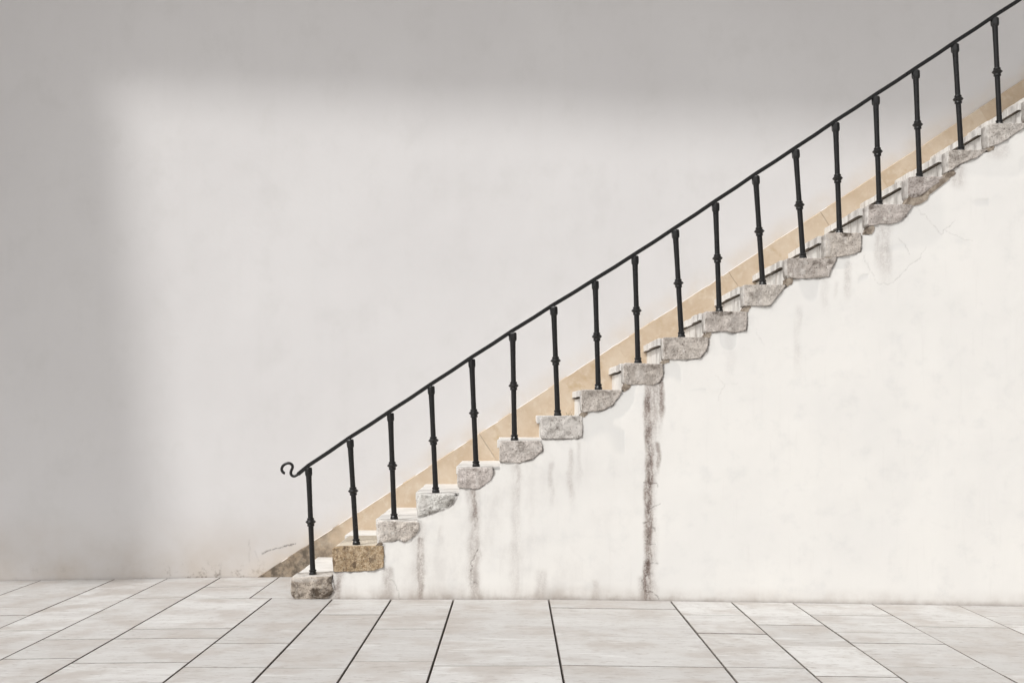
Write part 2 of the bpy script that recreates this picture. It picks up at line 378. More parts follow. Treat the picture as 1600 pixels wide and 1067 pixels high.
for (x0, x1, back, pys) in COLS:
    yb = back - 0.005 if back is not None else (Y_SPLIT if x0 < -1.5 else -0.005)
    stop = Y_SPLIT if (x0, x1) in ((-2.39, -1.91), (-1.91, -1.45)) else PY0
    cuts = [yb] + [depth_y(v) for v in pys if depth_y(v) < yb - 0.05]
    if stop == PY0:
        while cuts[-1] > PY0 + 0.3: cuts.append(max(PY0, cuts[-1] - rng.uniform(0.45, 1.0)))
    for y1, y0 in zip(cuts, cuts[1:]):
        if y1 - y0 > 0.05: slab(x0, x1, y0, y1, long_gap(x0), long_gap(x1), rng.choice((0.0012, 0.003, 0.005)))

# ------------------------------------------------------------------ the house behind
house = tag(empty('house', (0, WALL_Y, 0)), 'tall pale grey plastered house wall rising behind the staircase', 'building')
def H(o): o.location = (0, -WALL_Y, 0); return o
HOUSE_MARKS = [(.8, [(409, 863), (432, 857), (446, 854)]), (1.0, [(446, 854), (462, 850)]), (.18, [(389, 843), (391, 862), (390, 878)]), (.18, [(399, 862), (403, 875)]), (.2, [(343, 884), (346, 900)])]
hx = np.concatenate([np.arange(-6.2, -2.6, 0.1), np.arange(-2.6, -1.6, 0.007), np.arange(-1.6, 9.01, 0.1)])
hz = np.concatenate([np.arange(-0.25, 0.0, 0.08), np.arange(0.0, 0.45, 0.007), np.arange(0.45, 7.25, 0.1)])
gx, gz = np.meshgrid(hx, hz, indexing='ij'); vx, vz = gx.ravel(), gz.ravel()
ii = np.arange(len(vx)).reshape(gx.shape)
quads = np.stack([ii[:-1, :-1], ii[1:, :-1], ii[1:, 1:], ii[:-1, 1:]], -1).reshape(-1, 4)
base_n = len(vx)
vts = np.stack([vx, np.full(base_n, WALL_Y), vz], 1).tolist()
fcs = quads.tolist()
corner = [int(ii[0, 0]), int(ii[-1, 0]), int(ii[-1, -1]), int(ii[0, -1])]
vts += [[vts[c][0], WALL_Y + 0.5, vts[c][2]] for c in corner]           # thickness
rims = [ii[:, 0].tolist(), ii[-1, :].tolist(), ii[::-1, -1].tolist(), ii[0, ::-1].tolist()]
for k in range(4): fcs.append([*rims[k], base_n + (k + 1) % 4, base_n + k])
fcs.append([base_n + 3, base_n + 2, base_n + 1, base_n])
me = bpy.data.meshes.new('wall'); me.from_pydata(vts, [], fcs); me.update()
wm = np.concatenate([crack_mask(vx, vz, HOUSE_MARKS, WALL_Y, 0.0085), np.zeros(4)])
at = me.attributes.new('wear', 'FLOAT', 'POINT'); at.data.foreach_set('value', wm.astype(np.float32))
H(link('wall', me, MAT['house'], house))
# unseen slab added high up to cast soft shade along the wall top
def shade_slab_out(x): return 1.70 + 0.036 * (x + 4.7)
EZ = 6.6
ev = [(-8.0, WALL_Y, EZ), (9.0, WALL_Y, EZ), (9.0, WALL_Y - shade_slab_out(9.0), EZ), (-8.0, WALL_Y - shade_slab_out(-8.0), EZ)]
ev = ev + [(a, b, c + 0.25) for a, b, c in ev]
H(link('shade_slab', mesh('shade_slab', ev, [(0, 1, 2, 3), (4, 5, 6, 7)] + [(k, (k + 1) % 4, (k + 1) % 4 + 4, k + 4) for k in range(4)]), MAT['house'], house))
# unseen hanging fin, added and shaped to shade the left of the wall
bt = []
for xx in (-5.6, -5.95):
    for (p_, zz) in ((1.28, 2.1), (2.80, 4.1), (2.36, 7.9), (1.28, 7.9)): bt.append((xx, WALL_Y - p_, zz))
H(link('shade_fin', mesh('shade_fin', bt, [(0, 1, 2, 3), (4, 5, 6, 7)] + [(k, (k + 1) % 4, (k + 1) % 4 + 4, k + 4) for k in range(4)]), MAT['house'], house))

# skirting: ochre panels on the wall, their joints square to the slope
SK0, SK1 = pt(405, 900, WALL_Y), pt(1600, 124, WALL_Y)
slope = (SK1[1] - SK0[1]) / (SK1[0] - SK0[0])
joints = [400, 560, 749, 963, 1138, 1281, 1372, 1529, 1720, 1860]
for j, (a, b) in enumerate(zip(joints, joints[1:])):
    xa, xb = X(a, WALL_Y) + 0.0002, X(b, WALL_Y) - 0.0002
    proud = 0.020 + rng.uniform(-0.002, 0.003)
    n = max(6, int((xb - xa) / 0.05)); dy = rng.uniform(-0.004, 0.004)
    top, bot = [], []
    for k in range(n + 1):
        x = xa + (xb - xa) * k / n
        zt = SK0[1] + (x - SK0[0]) * slope + dy
        chip = noise.noise(Vector((x * 11, j * 3.1, 0))) ; zt += 0.003 * noise.noise(Vector((x * 5, 1, j))) - (0.012 * max(0, chip - 0.42) / 0.3 if 0 < k < n else 0)
        top.append((x, zt)); bot.append((x + 0.55 * slope * 0.70, zt + (-0.55 + 0.55 * slope * 0.70 * slope) * 1.0))
    nn = n + 1; e = 0.006
    vv = [(x, WALL_Y - proud + e, z) for x, z in top] + [(x, WALL_Y - proud, z - e) for x, z in top] + [(x, WALL_Y - proud, z) for x, z in bot] + [(x, WALL_Y + 0.01, z) for x, z in top] + [(x, WALL_Y + 0.01, z) for x, z in bot]
    ff = []
    for k in range(n):
        ff += [(k, k + 1, nn + k + 1, nn + k), (nn + k, nn + k + 1, 2 * nn + k + 1, 2 * nn + k), (3 * nn + k, 3 * nn + k + 1, k + 1, k)]
    ff += [(0, nn, 2 * nn, 4 * nn, 3 * nn), (n, nn + n, 2 * nn + n, 4 * nn + n, 3 * nn + n)]
    pm = mesh('skirting_panel', vv, ff); pm.materials.append(MAT['skirting']); pm.materials.append(MAT['house'])
    for pol in pm.polygons:                       # whitewash slopped along the upper edge
        if pol.normal.z > 0.3 and pol.center.x < X(1330, WALL_Y) and noise.noise(Vector((pol.center.x * 4.3, 0, 3))) > -0.06: pol.material_index = 1
    H(link('skirting_panel', pm, None, house))

# ------------------------------------------------------------------ the staircase
stair = tag(empty('staircase', (X(453), 0, 0)), 'white plastered stone staircase climbing to the right along the wall', 'staircase')
def S_(o): o.location = (-X(453), 0, 0); return o
XL = [453, 519, 587.5, 650, 715, 780, 844.7, 907.4, 974, 1035.5, 1101, 1161.8, 1228.5, 1290, 1355.5, 1417.5, 1481, 1543, 1607, 1670, 1733]
YT = [901, 852.5, 812.7, 771, 730, 688.5, 649.7, 608.7, 567, 526.7, 486.5, 445, 403, 364, 319.7, 276.3, 234.7, 193, 152, 111, 70]
BLOCKS = [
    [(453.5, 905), (456, 901), (480, 900), (512, 898.5), (519.7, 898.4), (520.3, 911), (522.2, 920), (521, 928), (512, 936), (461.5, 937), (452.8, 929), (452.4, 915)],
    [(519, 857), (522, 854), (531, 853), (579, 852.6), (592, 851.6), (600, 852), (600.5, 870), (600, 885.8), (585.5, 891), (550, 892.5), (521, 893.4), (519, 875)],
    [(587, 819), (590.9, 812.7), (614.3, 812.5), (640.8, 813.6), (651, 812.8), (656.6, 814.6), (657.6, 823.5), (654.7, 831), (645.9, 840), (638.3, 846), (632, 847.5), (625.7, 843.7), (619.3, 843.7), (611.7, 847.5), (601.6, 848), (590.9, 849.4), (588.4, 838.7)],
    [(650.3, 780.5), (654.7, 772), (677.5, 771.2), (704, 770.4), (711.7, 771.6), (713.6, 776.7), (709, 785.5), (701.5, 793), (689, 797), (677.5, 802), (663.6, 805.8), (653.5, 807), (651, 803), (649.7, 790.6)],
    [(714.5, 734.6), (717, 730.8), (745, 729.8), (769.6, 729.8), (772, 741), (768.3, 748.5), (758, 757.4), (748, 763.7), (738, 764.4), (725.3, 763), (715.2, 761), (714.3, 748)],
    [(779.7, 691.6), (782.2, 688.5), (812, 688.3), (844.2, 688.5), (847.4, 695.4), (848.2, 704.3), (841.7, 709.3), (831.5, 717), (820, 720), (811.3, 723.9), (801.2, 723.2), (788.5, 722), (780.3, 721.3)],
    [(844.5, 654), (847.7, 650), (861.6, 649.6), (900.8, 649.6), (909.7, 649.6), (910.7, 666), (910.3, 682.5), (900.8, 685), (868, 685.5), (845.2, 685), (844.6, 670)],
    [(907.2, 610), (909, 608.8), (918.5, 608.5), (945, 608.8), (967.9, 609), (973, 610), (969, 618), (957.8, 633), (943.8, 640.7), (927.4, 643.2), (912.2, 644.5), (907.8, 642), (907.4, 626)],
    [(973.3, 570.8), (976.4, 566.6), (1004.3, 567.4), (1035.9, 568.4), (1037.5, 578.4), (1036.5, 588.5), (1030.8, 597.4), (1020.7, 602.5), (1011.9, 602.5), (1005.5, 600.5), (991.6, 601.8), (979, 601), (973.3, 597.4), (973, 584)],
    [(1035, 529), (1037, 527), (1070, 526.6), (1106.7, 526.6), (1107.6, 535.4), (1104.2, 546.8), (1094, 559.4), (1073.8, 562), (1056, 562), (1036, 562), (1035.2, 545)],
    [(1100.9, 488), (1103, 486.5), (1118, 486.4), (1145.8, 486.2), (1167.3, 487), (1167.9, 501), (1166, 516), (1153.4, 519.3), (1144.5, 520), (1134.4, 517.4), (1121.7, 518), (1107.8, 519.3), (1101, 519.3), (1100.8, 503)],
    [(1161.6, 446), (1164, 445), (1191.3, 444.7), (1224.2, 445), (1229, 446), (1223, 453), (1214, 464.3), (1204, 477), (1193.8, 478.8), (1168.5, 478.2), (1161.8, 478.8), (1161.5, 460)],
    [(1228.5, 405), (1231, 403.4), (1257, 403), (1296, 403), (1308, 402), (1306.2, 408.4), (1300, 418.5), (1296, 432.5), (1275.9, 435), (1244.3, 435.6), (1232.9, 434.3), (1228.6, 430), (1228.3, 416)],
    [(1290, 366), (1293, 364.2), (1313.8, 363.5), (1345.5, 364), (1346.4, 378), (1344.8, 393.2), (1332.8, 397.7), (1313.8, 400.8), (1301.2, 402.7), (1290.4, 402), (1290, 384)],
    [(1355.5, 322), (1358, 320), (1374.3, 319.4), (1416, 319.4), (1427.4, 321), (1422.3, 328.4), (1414.7, 338.5), (1404.6, 347.4), (1390.7, 350.6), (1374.3, 350.6), (1357.8, 353.7), (1355.3, 351), (1355.3, 336)],
    [(1417.5, 279), (1420, 277), (1426, 276.4), (1456.5, 276), (1478, 276), (1469, 284), (1451.4, 296.8), (1435, 308.2), (1419.8, 311.3), (1417.3, 307), (1417.3, 292)],
    [(1480.7, 237), (1483, 235), (1495.9, 234.5), (1521.2, 234.5), (1545, 233.3), (1527.5, 246), (1512, 252), (1498.4, 257.5), (1485.8, 266.4), (1480.7, 269), (1480.5, 252)],
    [(1542.7, 195.5), (1547.8, 193.4), (1575, 192.8), (1612, 192.4), (1600, 200), (1588, 208), (1575.6, 217), (1559, 226), (1544.6, 231), (1542.6, 212)],
]
for k in range(3):
    src = BLOCKS[(15, 14, 11)[k]]; ox, oy = XL[18 + k] - XL[(15, 14, 11)[k]], YT[18 + k] - YT[(15, 14, 11)[k]]
    BLOCKS.append([(a + ox, b + oy) for a, b in src])
#            colour of each stone
TINT = [(.573, .493, .412), (.671, .529, .388), (.74, .674, .608), (.74, .727, .686), (.671, .608, .57), (.658, .602, .557), (.671, .635, .596), (.604, .549, .498), (.55, .496, .447), (.591, .536, .485), (.591, .536, .492), (.591, .542, .492), (.55, .496, .453), (.617, .556, .498), (.563, .509, .473), (.524, .47, .44), (.578, .529, .48), (.617, .575, .531), (.578, .529, .48), (.578, .529, .48), (.578, .529, .48)]
ROUND = {0: .022, 2: .020, 3: .022, 4: .010, 7: .010, 8: .012}
DEEP = {0: 0.235, 1: 0.755, 6: .20}

SPOTS = {0: [(462, 912, 8, 8, .7, 0), (500, 925, 26, 9, .95, 0), (503, 909, 14, 6, .6, 0), (465, 928, 12, 6, .9, 0), (517, 912, 6, 14, .8, 0), (478, 905, 24, 4, 0, .6)],
         2: [(601, 828, 2.5, 10, .6, 0), (594, 830, 7, 18, 0, .5), (646, 818, 5, 4, .7, 0)], 3: [(675, 800, 10, 5, .7, 0), (704, 785, 6, 7, .6, 0), (662, 785, 9, 14, 0, .45)],
         4: [(745.5, 750, 1.6, 14, 0, 1.), (741, 734, 4, 3, .7, 0), (724, 755, 12, 6, .35, 0)], 5: [(815, 697, 7, 9, .55, 0), (828, 708, 4, 3, .6, 0), (836, 700, 10, 8, 0, .4)],
         6: [(895, 667, 15, 10, 0, .9), (881, 663, 10, 8, 0, .8), (874, 666, 5, 6, .8, 0), (898, 655, 4, 4, .5, 0), (851, 660, 4, 12, 0, .5)],
         7: [(932, 613, 20, 6, .5, 0), (950, 614, 4, 4, .5, 0)], 8: [(1000, 588, 9, 11, 0, .35), (1026, 572, 10, 6, .5, 0), (1008, 570, 8, 4, .5, 0)],
         9: [(1040, 548, 2.5, 12, .8, 0), (1068, 548, 2, 2, 0, .9)], 10: [(1128, 489, 16, 5, .9, 0), (1152, 505, 12, 12, .3, .3)],
         11: [(1172, 460, 4, 4, .5, 0), (1168, 467, 2.5, 2.5, 0, .9), (1202, 447, 2.5, 2.5, 0, .9)], 12: [(1258, 411, 4, 4, 0, .8), (1254, 424, 4, 4, 0, .8), (1272, 410, 6, 4, .6, 0), (1297, 410, 6, 5, .7, 0)],
         13: [(1322, 366, 11, 5, .9, 0), (1294, 384, 4, 16, 0, .7)], 14: [(1362, 324, 6, 5, .7, 0)], 15: [(1440, 282, 8, 5, .5, 0), (1430, 308, 16, 6, .7, 0)], 16: [(1487, 240, 5, 6, .6, 0), (1500, 246, 14, 5, .4, 0)]}
# plastered side wall: a finely divided face whose upper edge is hidden inside the end blocks.
# Rain streaks, cracks and repairs are measured off the photograph and stored as one wear attribute.
WALL_STREAKS = [  # centre, half width, top, bottom, strength
    (1021, 20, 598, 700, .55), (1013, 10, 600, 945, 1.0), (1016, 7, 690, 890, 1.0), (1033, 8, 588, 672, .8), (1017, 15, 640, 945, .34), (1027, 6, 690, 745, .6), (1012, 22, 900, 945, .45),
    (742, 7, 763, 835, .75), (741, 16, 766, 945, .42), (657, 9, 838, 945, .60), (655, 15, 815, 945, .25), (808, 8, 724, 800, .30), (806, 13, 724, 945, .20),
    (862, 7, 722, 800, .22), (892, 8, 700, 805, .30), (905, 6, 690, 760, .18), (606, 14, 885, 945, .40), (529, 12, 885, 945, .55),
    (1247, 9, 478, 600, .14), (1383, 16, 350, 455, .30), (1371, 8, 352, 430, .24), (1326, 9, 408, 475, .24), (1308, 6, 440, 470, .18), (1288, 10, 436, 500, .12),
    (690, 8, 820, 850, .18), (1498, 20, 258, 300, .30), (1560, 26, 226, 252, .26), (1140, 12, 522, 600, .10), (845, 14, 890, 945, .22), (930, 12, 905, 945, .25)]
WALL_CRACKS = [(0.92, [(746, 857), (737, 880), (735, 893)]),
    (0.65, [(737, 905), (747, 912)]),
    (0.4, [(612, 903), (619, 918), (625, 936)]),
    (0.76, [(1010, 680), (1016, 706)]),
    (0.76, [(1006, 754), (1015, 755), (1029, 759)]),
    (0.86, [(1013, 797), (1031, 785)]),
    (0.86, [(1006, 816), (1015, 813), (1024, 829)]),
    (0.76, [(1009, 850), (1024, 850)]),
    (0.65, [(1005, 879), (1027, 881)]),
    (0.92, [(1017, 897), (1004, 907), (1006, 920), (1017, 925), (1031, 936)]),
    (0.25, [(1350, 401), (1363, 427), (1371, 442), (1385, 445), (1397, 439), (1419, 417), (1439, 400), (1447, 386)]),
    (0.3, [(1406, 372), (1416, 386), (1423, 396)]),
    (0.25, [(1429, 322), (1453, 346), (1470, 365), (1492, 344)]),
    (0.2, [(1478, 360), (1503, 372), (1520, 376)]),
    (0.15, [(1118, 586), (1132, 600), (1121, 625)]),
    (0.12, [(1132, 600), (1152, 598)]),
    (0.12, [(1180, 515), (1192, 540)]),
    (0.7, [(1013, 662), (1011, 690), (1016, 712), (1013, 738), (1016, 760), (1014, 790), (1015, 812), (1012, 845)]),
    (0.45, [(1014, 850), (1011, 878), (1016, 897)]),
    (0.5, [(741, 768), (743, 800), (740, 822)])]
H_ = 0.006
x_start = X(453) + 0.10
xs = np.concatenate([np.arange(x_start, 3.80, H_), np.arange(3.80, 7.0, 0.08), [7.0]])
rows = np.arange(-0.14, Z(YT[-1]) + H_, H_)
bounds = np.array([-99.0] + [X(v) + 0.008 for v in XL[1:]])
tops = np.array([Z(v + 3.5) for v in YT])
mid = (xs[1:] + xs[:-1]) / 2
step_of = np.searchsorted(bounds, mid, side='right') - 1
cell_ok = (rows[1:][None, :] <= tops[step_of][:, None] + H_ * 0.5)
used = np.zeros((len(xs), len(rows)), bool)
for da in (0, 1):
    for db in (0, 1): used[da:len(xs) - 1 + da, db:len(rows) - 1 + db] |= cell_ok
idx = -np.ones(used.shape, int); idx[used] = np.arange(used.sum())
gx, gz = np.meshgrid(xs, rows, indexing='ij'); vx, vz = gx[used], gz[used]
ci, cj = np.nonzero(cell_ok)
quads = np.stack([idx[ci, cj], idx[ci + 1, cj], idx[ci + 1, cj + 1], idx[ci, cj + 1]], 1)
# wear
xw = vx + 0.013 * fnoise(vx, vz, 7.0, 11, 5)
streak = np.zeros(len(vx))
for cx, hw_, ya, yb, k in WALL_STREAKS:
    zt_, zb_ = Z(ya), (Z(yb) if yb < 930 else -0.9)
    m = 1 - sstep(np.abs(xw - X(cx)) / (hw_ / 217.0), 0.15, 1.0)
    streak = np.maximum(streak, m * (1 - sstep(vz, zt_ - 0.02, zt_ + 0.02)) * sstep(vz, zb_ - 0.02, zb_ + 0.45 * (zt_ - zb_)) * k)
crack = crack_mask(vx, vz, WALL_CRACKS, 0.0, 0.0050)
# open, dirt-filled joint where the plaster stops against each stone
joint = np.zeros(len(vx))
for i_, bp in enumerate(BLOCKS):
    P_ = [pt(*q) for q in bp]
    lo = np.array([min(q[0] for q in P_), min(q[1] for q in P_)]) - 0.06; hi = np.array([max(q[0] for q in P_), max(q[1] for q in P_)]) + 0.06
    sel = np.nonzero((vx > lo[0]) & (vx < hi[0]) & (vz > lo[1]) & (vz < hi[1]))[0]
    if not len(sel): continue
    px_, pz_ = vx[sel] + 0.005 * fnoise(vx[sel], vz[sel], 30.0, 131, 3), vz[sel] + 0.005 * fnoise(vx[sel], vz[sel], 30.0, 141, 3)
    best = np.full(len(sel), 9.0)
    for (ax, az), (bx, bz) in zip(P_, P_[1:] + P_[:1]):
        ux, uz = bx - ax, bz - az
        t = np.clip(((px_ - ax) * ux + (pz_ - az) * uz) / (ux * ux + uz * uz + 1e-9), 0, 1)
        best = np.minimum(best, np.hypot(px_ - ax - ux * t, pz_ - az - uz * t))
    wgt = np.clip(0.78 + 0.75 * fnoise(vx[sel], vz[sel], 9.0, 151, 3), 0.25, 1.0)
    joint[sel] = np.maximum(joint[sel], np.clip(1.5 - best / 0.0080, 0, 1) * wgt + 0.16 * np.clip(1 - best / 0.045, 0, 1) * wgt)
crack = np.maximum(crack, joint * 0.72)
below = tops[np.clip(np.searchsorted(bounds, vx, side='right') - 1, 0, len(tops) - 1)] - vz      # metres below the step line
edge = vnoise(vx, vz, 5.0, 61) * 0.5 + vnoise(vx, vz, 2.3, 62) * 0.5
patch = sstep(edge, 0.02, 0.06) * (1 - sstep(below + 0.10 * vnoise(vx, vz, 6.0, 63), 0.30, 0.38)) * sstep(vx, X(880), X(930))
patch = np.maximum(patch, 0.6 * sstep(vnoise(vx, vz, 1.6, 71), 0.35, 0.45) * sstep(vx, X(1040), X(1100)) * (1 - sstep(below, 0.5, 0.9)))
vy = 0.0018 * fnoise(vx, vz, 1.7, 81, 3) + 0.0005 * fnoise(vx, vz, 11.0, 91, 3) + 0.0016 * crack + 0.0012 * patch
me = bpy.data.meshes.new('side_wall')
me.from_pydata(np.stack([vx, vy, vz], 1).tolist(), [], quads.tolist()); me.update()
me.polygons.foreach_set('use_smooth', np.ones(len(quads), bool))
at = me.attributes.new('wear', 'FLOAT_COLOR', 'POINT')
at.data.foreach_set('color', np.stack([streak, crack, patch, np.ones(len(vx))], 1).astype(np.float32).ravel())
S_(link('side_wall', me, MAT['side'], stair))

def resample(poly, n):
    P = [Vector(p) for p in poly]; L = [0]
    for a, b in zip(P, P[1:] + P[:1]): L.append(L[-1] + (b - a).length)
    out = []
    for k in range(n):
        t = L[-1] * k / n
        for q in range(len(P)):
            if L[q + 1] >= t: break
        a, b = P[q], P[(q + 1) % len(P)]
        out.append(a + (b - a) * ((t - L[q]) / max(1e-9, L[q + 1] - L[q])))
    return out
def block_mesh(poly, seed, rad, depth, rough=0.0045, proud=0.009):
    N = 84
    ol = resample(poly, N)
    cx = sum(p.x for p in ol) / N; cz = sum(p.y for p in ol) / N; c = Vector((cx, cz))
    ztop = max(p.y for p in ol)
    ol2 = []
    for p in ol:
        j = noise.noise(Vector((p.x * 26, p.y * 26, seed * 5.3))) * 0.0035 + noise.noise(Vector((p.x * 70, p.y * 70, seed * 2.3))) * 0.0018
        if p.y > ztop - 0.012: j *= 0.25
        d = (p - c).normalized(); ol2.append(p + d * j)
    rings = [(1.0, None)]
    vs_, fs = [], []
    # back ring, side ring near front, rounded front rings
    for y in (depth, rad):
        for p in ol2: vs_.append((p.x, y, p.y))
    steps = [0.34, 0.65, 1.0, 1.8, 3.0]
    size = min((p - c).length for p in ol2)
    def front(x, z, dist):
        f = rough * (noise.noise(Vector((x * 16, z * 16, seed))) * 1.4 + noise.noise(Vector((x * 45, z * 45, seed + 9))) * 0.7 + noise.noise(Vector((x * 110, z * 110, seed + 4))) * 0.4)
        r = max(0.0, 1 - dist / rad)
        return -proud + rad * (1 - math.sqrt(max(0, 1 - r * r))) * 0.9 + f
    scales = [1 - min(0.85, s * rad * 0.72 / size) for s in steps]
    inner = [s for s in (0.78, 0.68, 0.56, 0.44, 0.32, 0.2, 0.09) if s < scales[-1] - 0.05]
    for s in scales + inner:
        for p in ol2:
            q = c + (p - c) * s
            vs_.append((q.x, front(q.x, q.y, (p - q).length), q.y))
    vs_.append((c.x, front(c.x, c.y, 1), c.y))
    R_ = 2 + len(scales) + len(inner)
    for r in range(R_ - 1):
        for k in range(N):
            a = r * N + k; b = r * N + (k + 1) % N
            fs.append((a, b, b + N, a + N))
    last = (R_ - 1) * N
    for k in range(N): fs.append((last + k, last + (k + 1) % N, R_ * N))
    fs.append(tuple(range(N)))
    me = mesh('end_block', vs_, fs, True)
    return me

STEP_NOTE = {1: 'ochre sandstone end block, yellower than the other steps', 0: 'dark stained bottom step'}
for i in range(len(XL)):
    xl, zt = X(XL[i]), Z(YT[i])
    xr = X(XL[i + 1]) if i + 1 < len(XL) else 7.0
    zp = Z(YT[i - 1]) if i else -0.1
    d = DEEP.get(i, 0.125)
    core = box_mesh('step', xl + 0.045, xr + 0.06, 0.022 if i else 0.14, WALL_Y - 0.012, -0.1, zt - 0.056)
    st = S_(link('step', core, MAT['bed'], stair))  # core coloured near black, painting shade into the slits around the treads
    if i in STEP_NOTE: st['label'] = STEP_NOTE[i]
    poly = [pt(a, b) for a, b in BLOCKS[i]]
    me = block_mesh(poly, i * 3.7 + 1, ROUND.get(i, 0.007), d, 0.0085 if i in (0, 2, 3) else (0.007 if i == 1 else 0.0058))
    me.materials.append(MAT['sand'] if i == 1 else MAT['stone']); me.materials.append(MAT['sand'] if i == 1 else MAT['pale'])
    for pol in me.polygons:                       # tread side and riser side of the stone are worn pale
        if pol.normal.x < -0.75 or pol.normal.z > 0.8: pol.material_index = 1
    # dirt and pale patches of single stones: (x, y, half width, half height, dark, pale)
    co = np.array([v.co[:] for v in me.vertices]); wear = np.zeros((len(co), 4)); wear[:, 3] = 1
    for (sx, sy, sw, sh, dark, pale) in SPOTS.get(i, []):
        m_ = np.hypot((co[:, 0] - X(sx)) / (sw / 217), (co[:, 2] - Z(sy)) / (sh / 217)) + 0.22 * fnoise(co[:, 0], co[:, 2], 28.0, 7 + i, 3)
        m_ = 1 - sstep(m_, 0.72, 1.05)
        wear[:, 0] = np.maximum(wear[:, 0], m_ * dark); wear[:, 1] = np.maximum(wear[:, 1], m_ * pale)
    at = me.attributes.new('wear', 'FLOAT_COLOR', 'POINT'); at.data.foreach_set('color', wear.astype(np.float32).ravel())
    bl = link('end_block', me, None, st)
    bl.color = (*TINT[i], 1)
    # marble tread behind the block, in pieces
    if i == 0: cuts = [0.237, 0.545, 0.93, WALL_Y - 0.01]
    elif i == 1: cuts = [0.757, WALL_Y - 0.01]
    else:
        cuts = [d + (0.006 if i < 7 else 0.028)]
        while cuts[-1] < WALL_Y - 0.22: cuts.append(cuts[-1] + (rng.uniform(0.30, 0.62) if i < 6 else rng.uniform(0.14, 0.42)))
        cuts[-1] = WALL_Y - 0.01
    for a, b in zip(cuts, cuts[1:]):
        over = 0.014 + (rng.uniform(-0.004, 0.004) if i < 6 else rng.uniform(-0.007, 0.007))
        dz = rng.uniform(-0.002, 0.001)
        if i == 0: over = -0.01 + rng.uniform(-0.012, 0.004)
        tm = box_mesh('tread_slab', xl - over, xr + 0.02, a + 0.0018, b - 0.0018, zt - 0.054 + rng.uniform(-0.004, 0.004), zt + dz, 0.0022, 0.0024)
        tm.materials.append(MAT['tread']); t_ = link('tread_slab', tm, None, st)
        for pol in tm.polygons: pol.use_smooth = False
        tm.materials.append(MAT['riser']); tm.materials.append(MAT['shade_dirt'])
        for pol in tm.polygons:                   # weathered nosing; underside coloured dark for shade and dirt
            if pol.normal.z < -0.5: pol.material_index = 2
            elif pol.normal.x < -0.5 and i > 7: pol.material_index = 1
    if i:
        cuts = [d + 0.006]
        while cuts[-1] < WALL_Y - 0.35: cuts.append(cuts[-1] + rng.uniform(0.25, 0.70))
        cuts[-1] = WALL_Y - 0.01
        for a, b in zip(cuts, cuts[1:]):
            rm = box_mesh('riser_slab', xl + 0.010 + rng.uniform(0, 0.004), xl + 0.044, a + 0.002, b - 0.002, zp - 0.002, zt - (0.057 if i < 7 else 0.056 + rng.uniform(0.001, 0.008)), 0.002)
            link('riser_slab', rm, MAT['riser'] if i > 8 else MAT['tread'], st)
    # mortar squeezed out between the stones
    if i >= 7 or i == 2:
        zb = poly[-2][1] if i != 2 else min(p[1] for p in poly)
        zb = min(p[1] for p in poly if p[0] < xl + 0.06)
        hh = max(0.0, zb - zp) + 0.022
        ring_ = []
        for k in range(20):
            a = 2 * math.pi * k / 20; rr = 1 + 0.45 * noise.noise(Vector((math.cos(a) * 2.4, math.sin(a) * 2.4, i * 1.7)))
            ring_.append((xl + 0.022 + math.cos(a) * 0.026 * rr + 0.012 * math.sin(a), (zb + zp) / 2 + math.sin(a) * hh * 0.5 * rr))
        link('mortar', prism_mesh('mortar', ring_, -0.003, 0.11), MAT['mortar'], st)
    if i == 15:
        pl = [(1418.5, 318), (1426, 322), (1437.5, 319.5), (1449, 312), (1451.5, 305), (1469, 291.7), (1483, 280.4), (1485, 272.8), (1480, 270), (1475, 277), (1462, 284), (1450, 292), (1430, 304), (1419, 308)]
        link('mortar', prism_mesh('mortar', [pt(a, b) for a, b in pl], -0.006, 0.10), MAT['mortar'], st)

# ------------------------------------------------------------------ the railing
RAIL_Y = 0.085
rail = tag(empty('railing', (X(489, RAIL_Y), RAIL_Y, Z(YT[0]))), 'black wrought iron railing with a scrolled end on the stair', 'railing')
r0 = Vector(rail.location)
TOP = [(482, 731), (547, 687), (610, 646), (673.5, 604), (737, 562), (801, 520.5), (865, 480), (930, 440), (992, 401), (1055, 360), (1118, 318), (1180.5, 276), (1243, 235), (1305.5, 193), (1368, 152), (1430.5, 111), (1492, 70), (1554, 29), (1617, -12), (1680, -53), (1743, -94)]
BASE = [489, 557, 616, 681, 744, 804, 871.5, 935, 997, 1065, 1124, 1192, 1255, 1312, 1374, 1437, 1502, 1562, 1625, 1688, 1751]

def lathe(name, prof, n=8, phase=None):
    ph = math.pi / n if phase is None else phase
    vs_ = []
    for r, z in prof:
        for k in range(n):
            a = ph + 2 * math.pi * k / n; vs_.append((r * math.cos(a), r * math.sin(a), z))
    fs = [(j * n + k, j * n + (k + 1) % n, (j + 1) * n + (k + 1) % n, (j + 1) * n + k) for j in range(len(prof) - 1) for k in range(n)]
    fs += [tuple(range(n)), tuple(range((len(prof) - 1) * n, len(prof) * n))]
    return mesh(name, vs_, fs)
PH = 0.76
shaft_me = lathe('post', [(0.0195, 0.01), (0.0198, 0.03), (0.0185, PH * 0.30), (0.0192, PH * 0.47), (0.0192, PH * 0.53), (0.0182, PH * 0.66), (0.0198, PH * 0.85), (0.0215, PH - 0.045), (0.0215, PH - 0.01)], 16)
shaft_me.polygons.foreach_set('use_smooth', [len(p.vertices) == 4 for p in shaft_me.polygons])
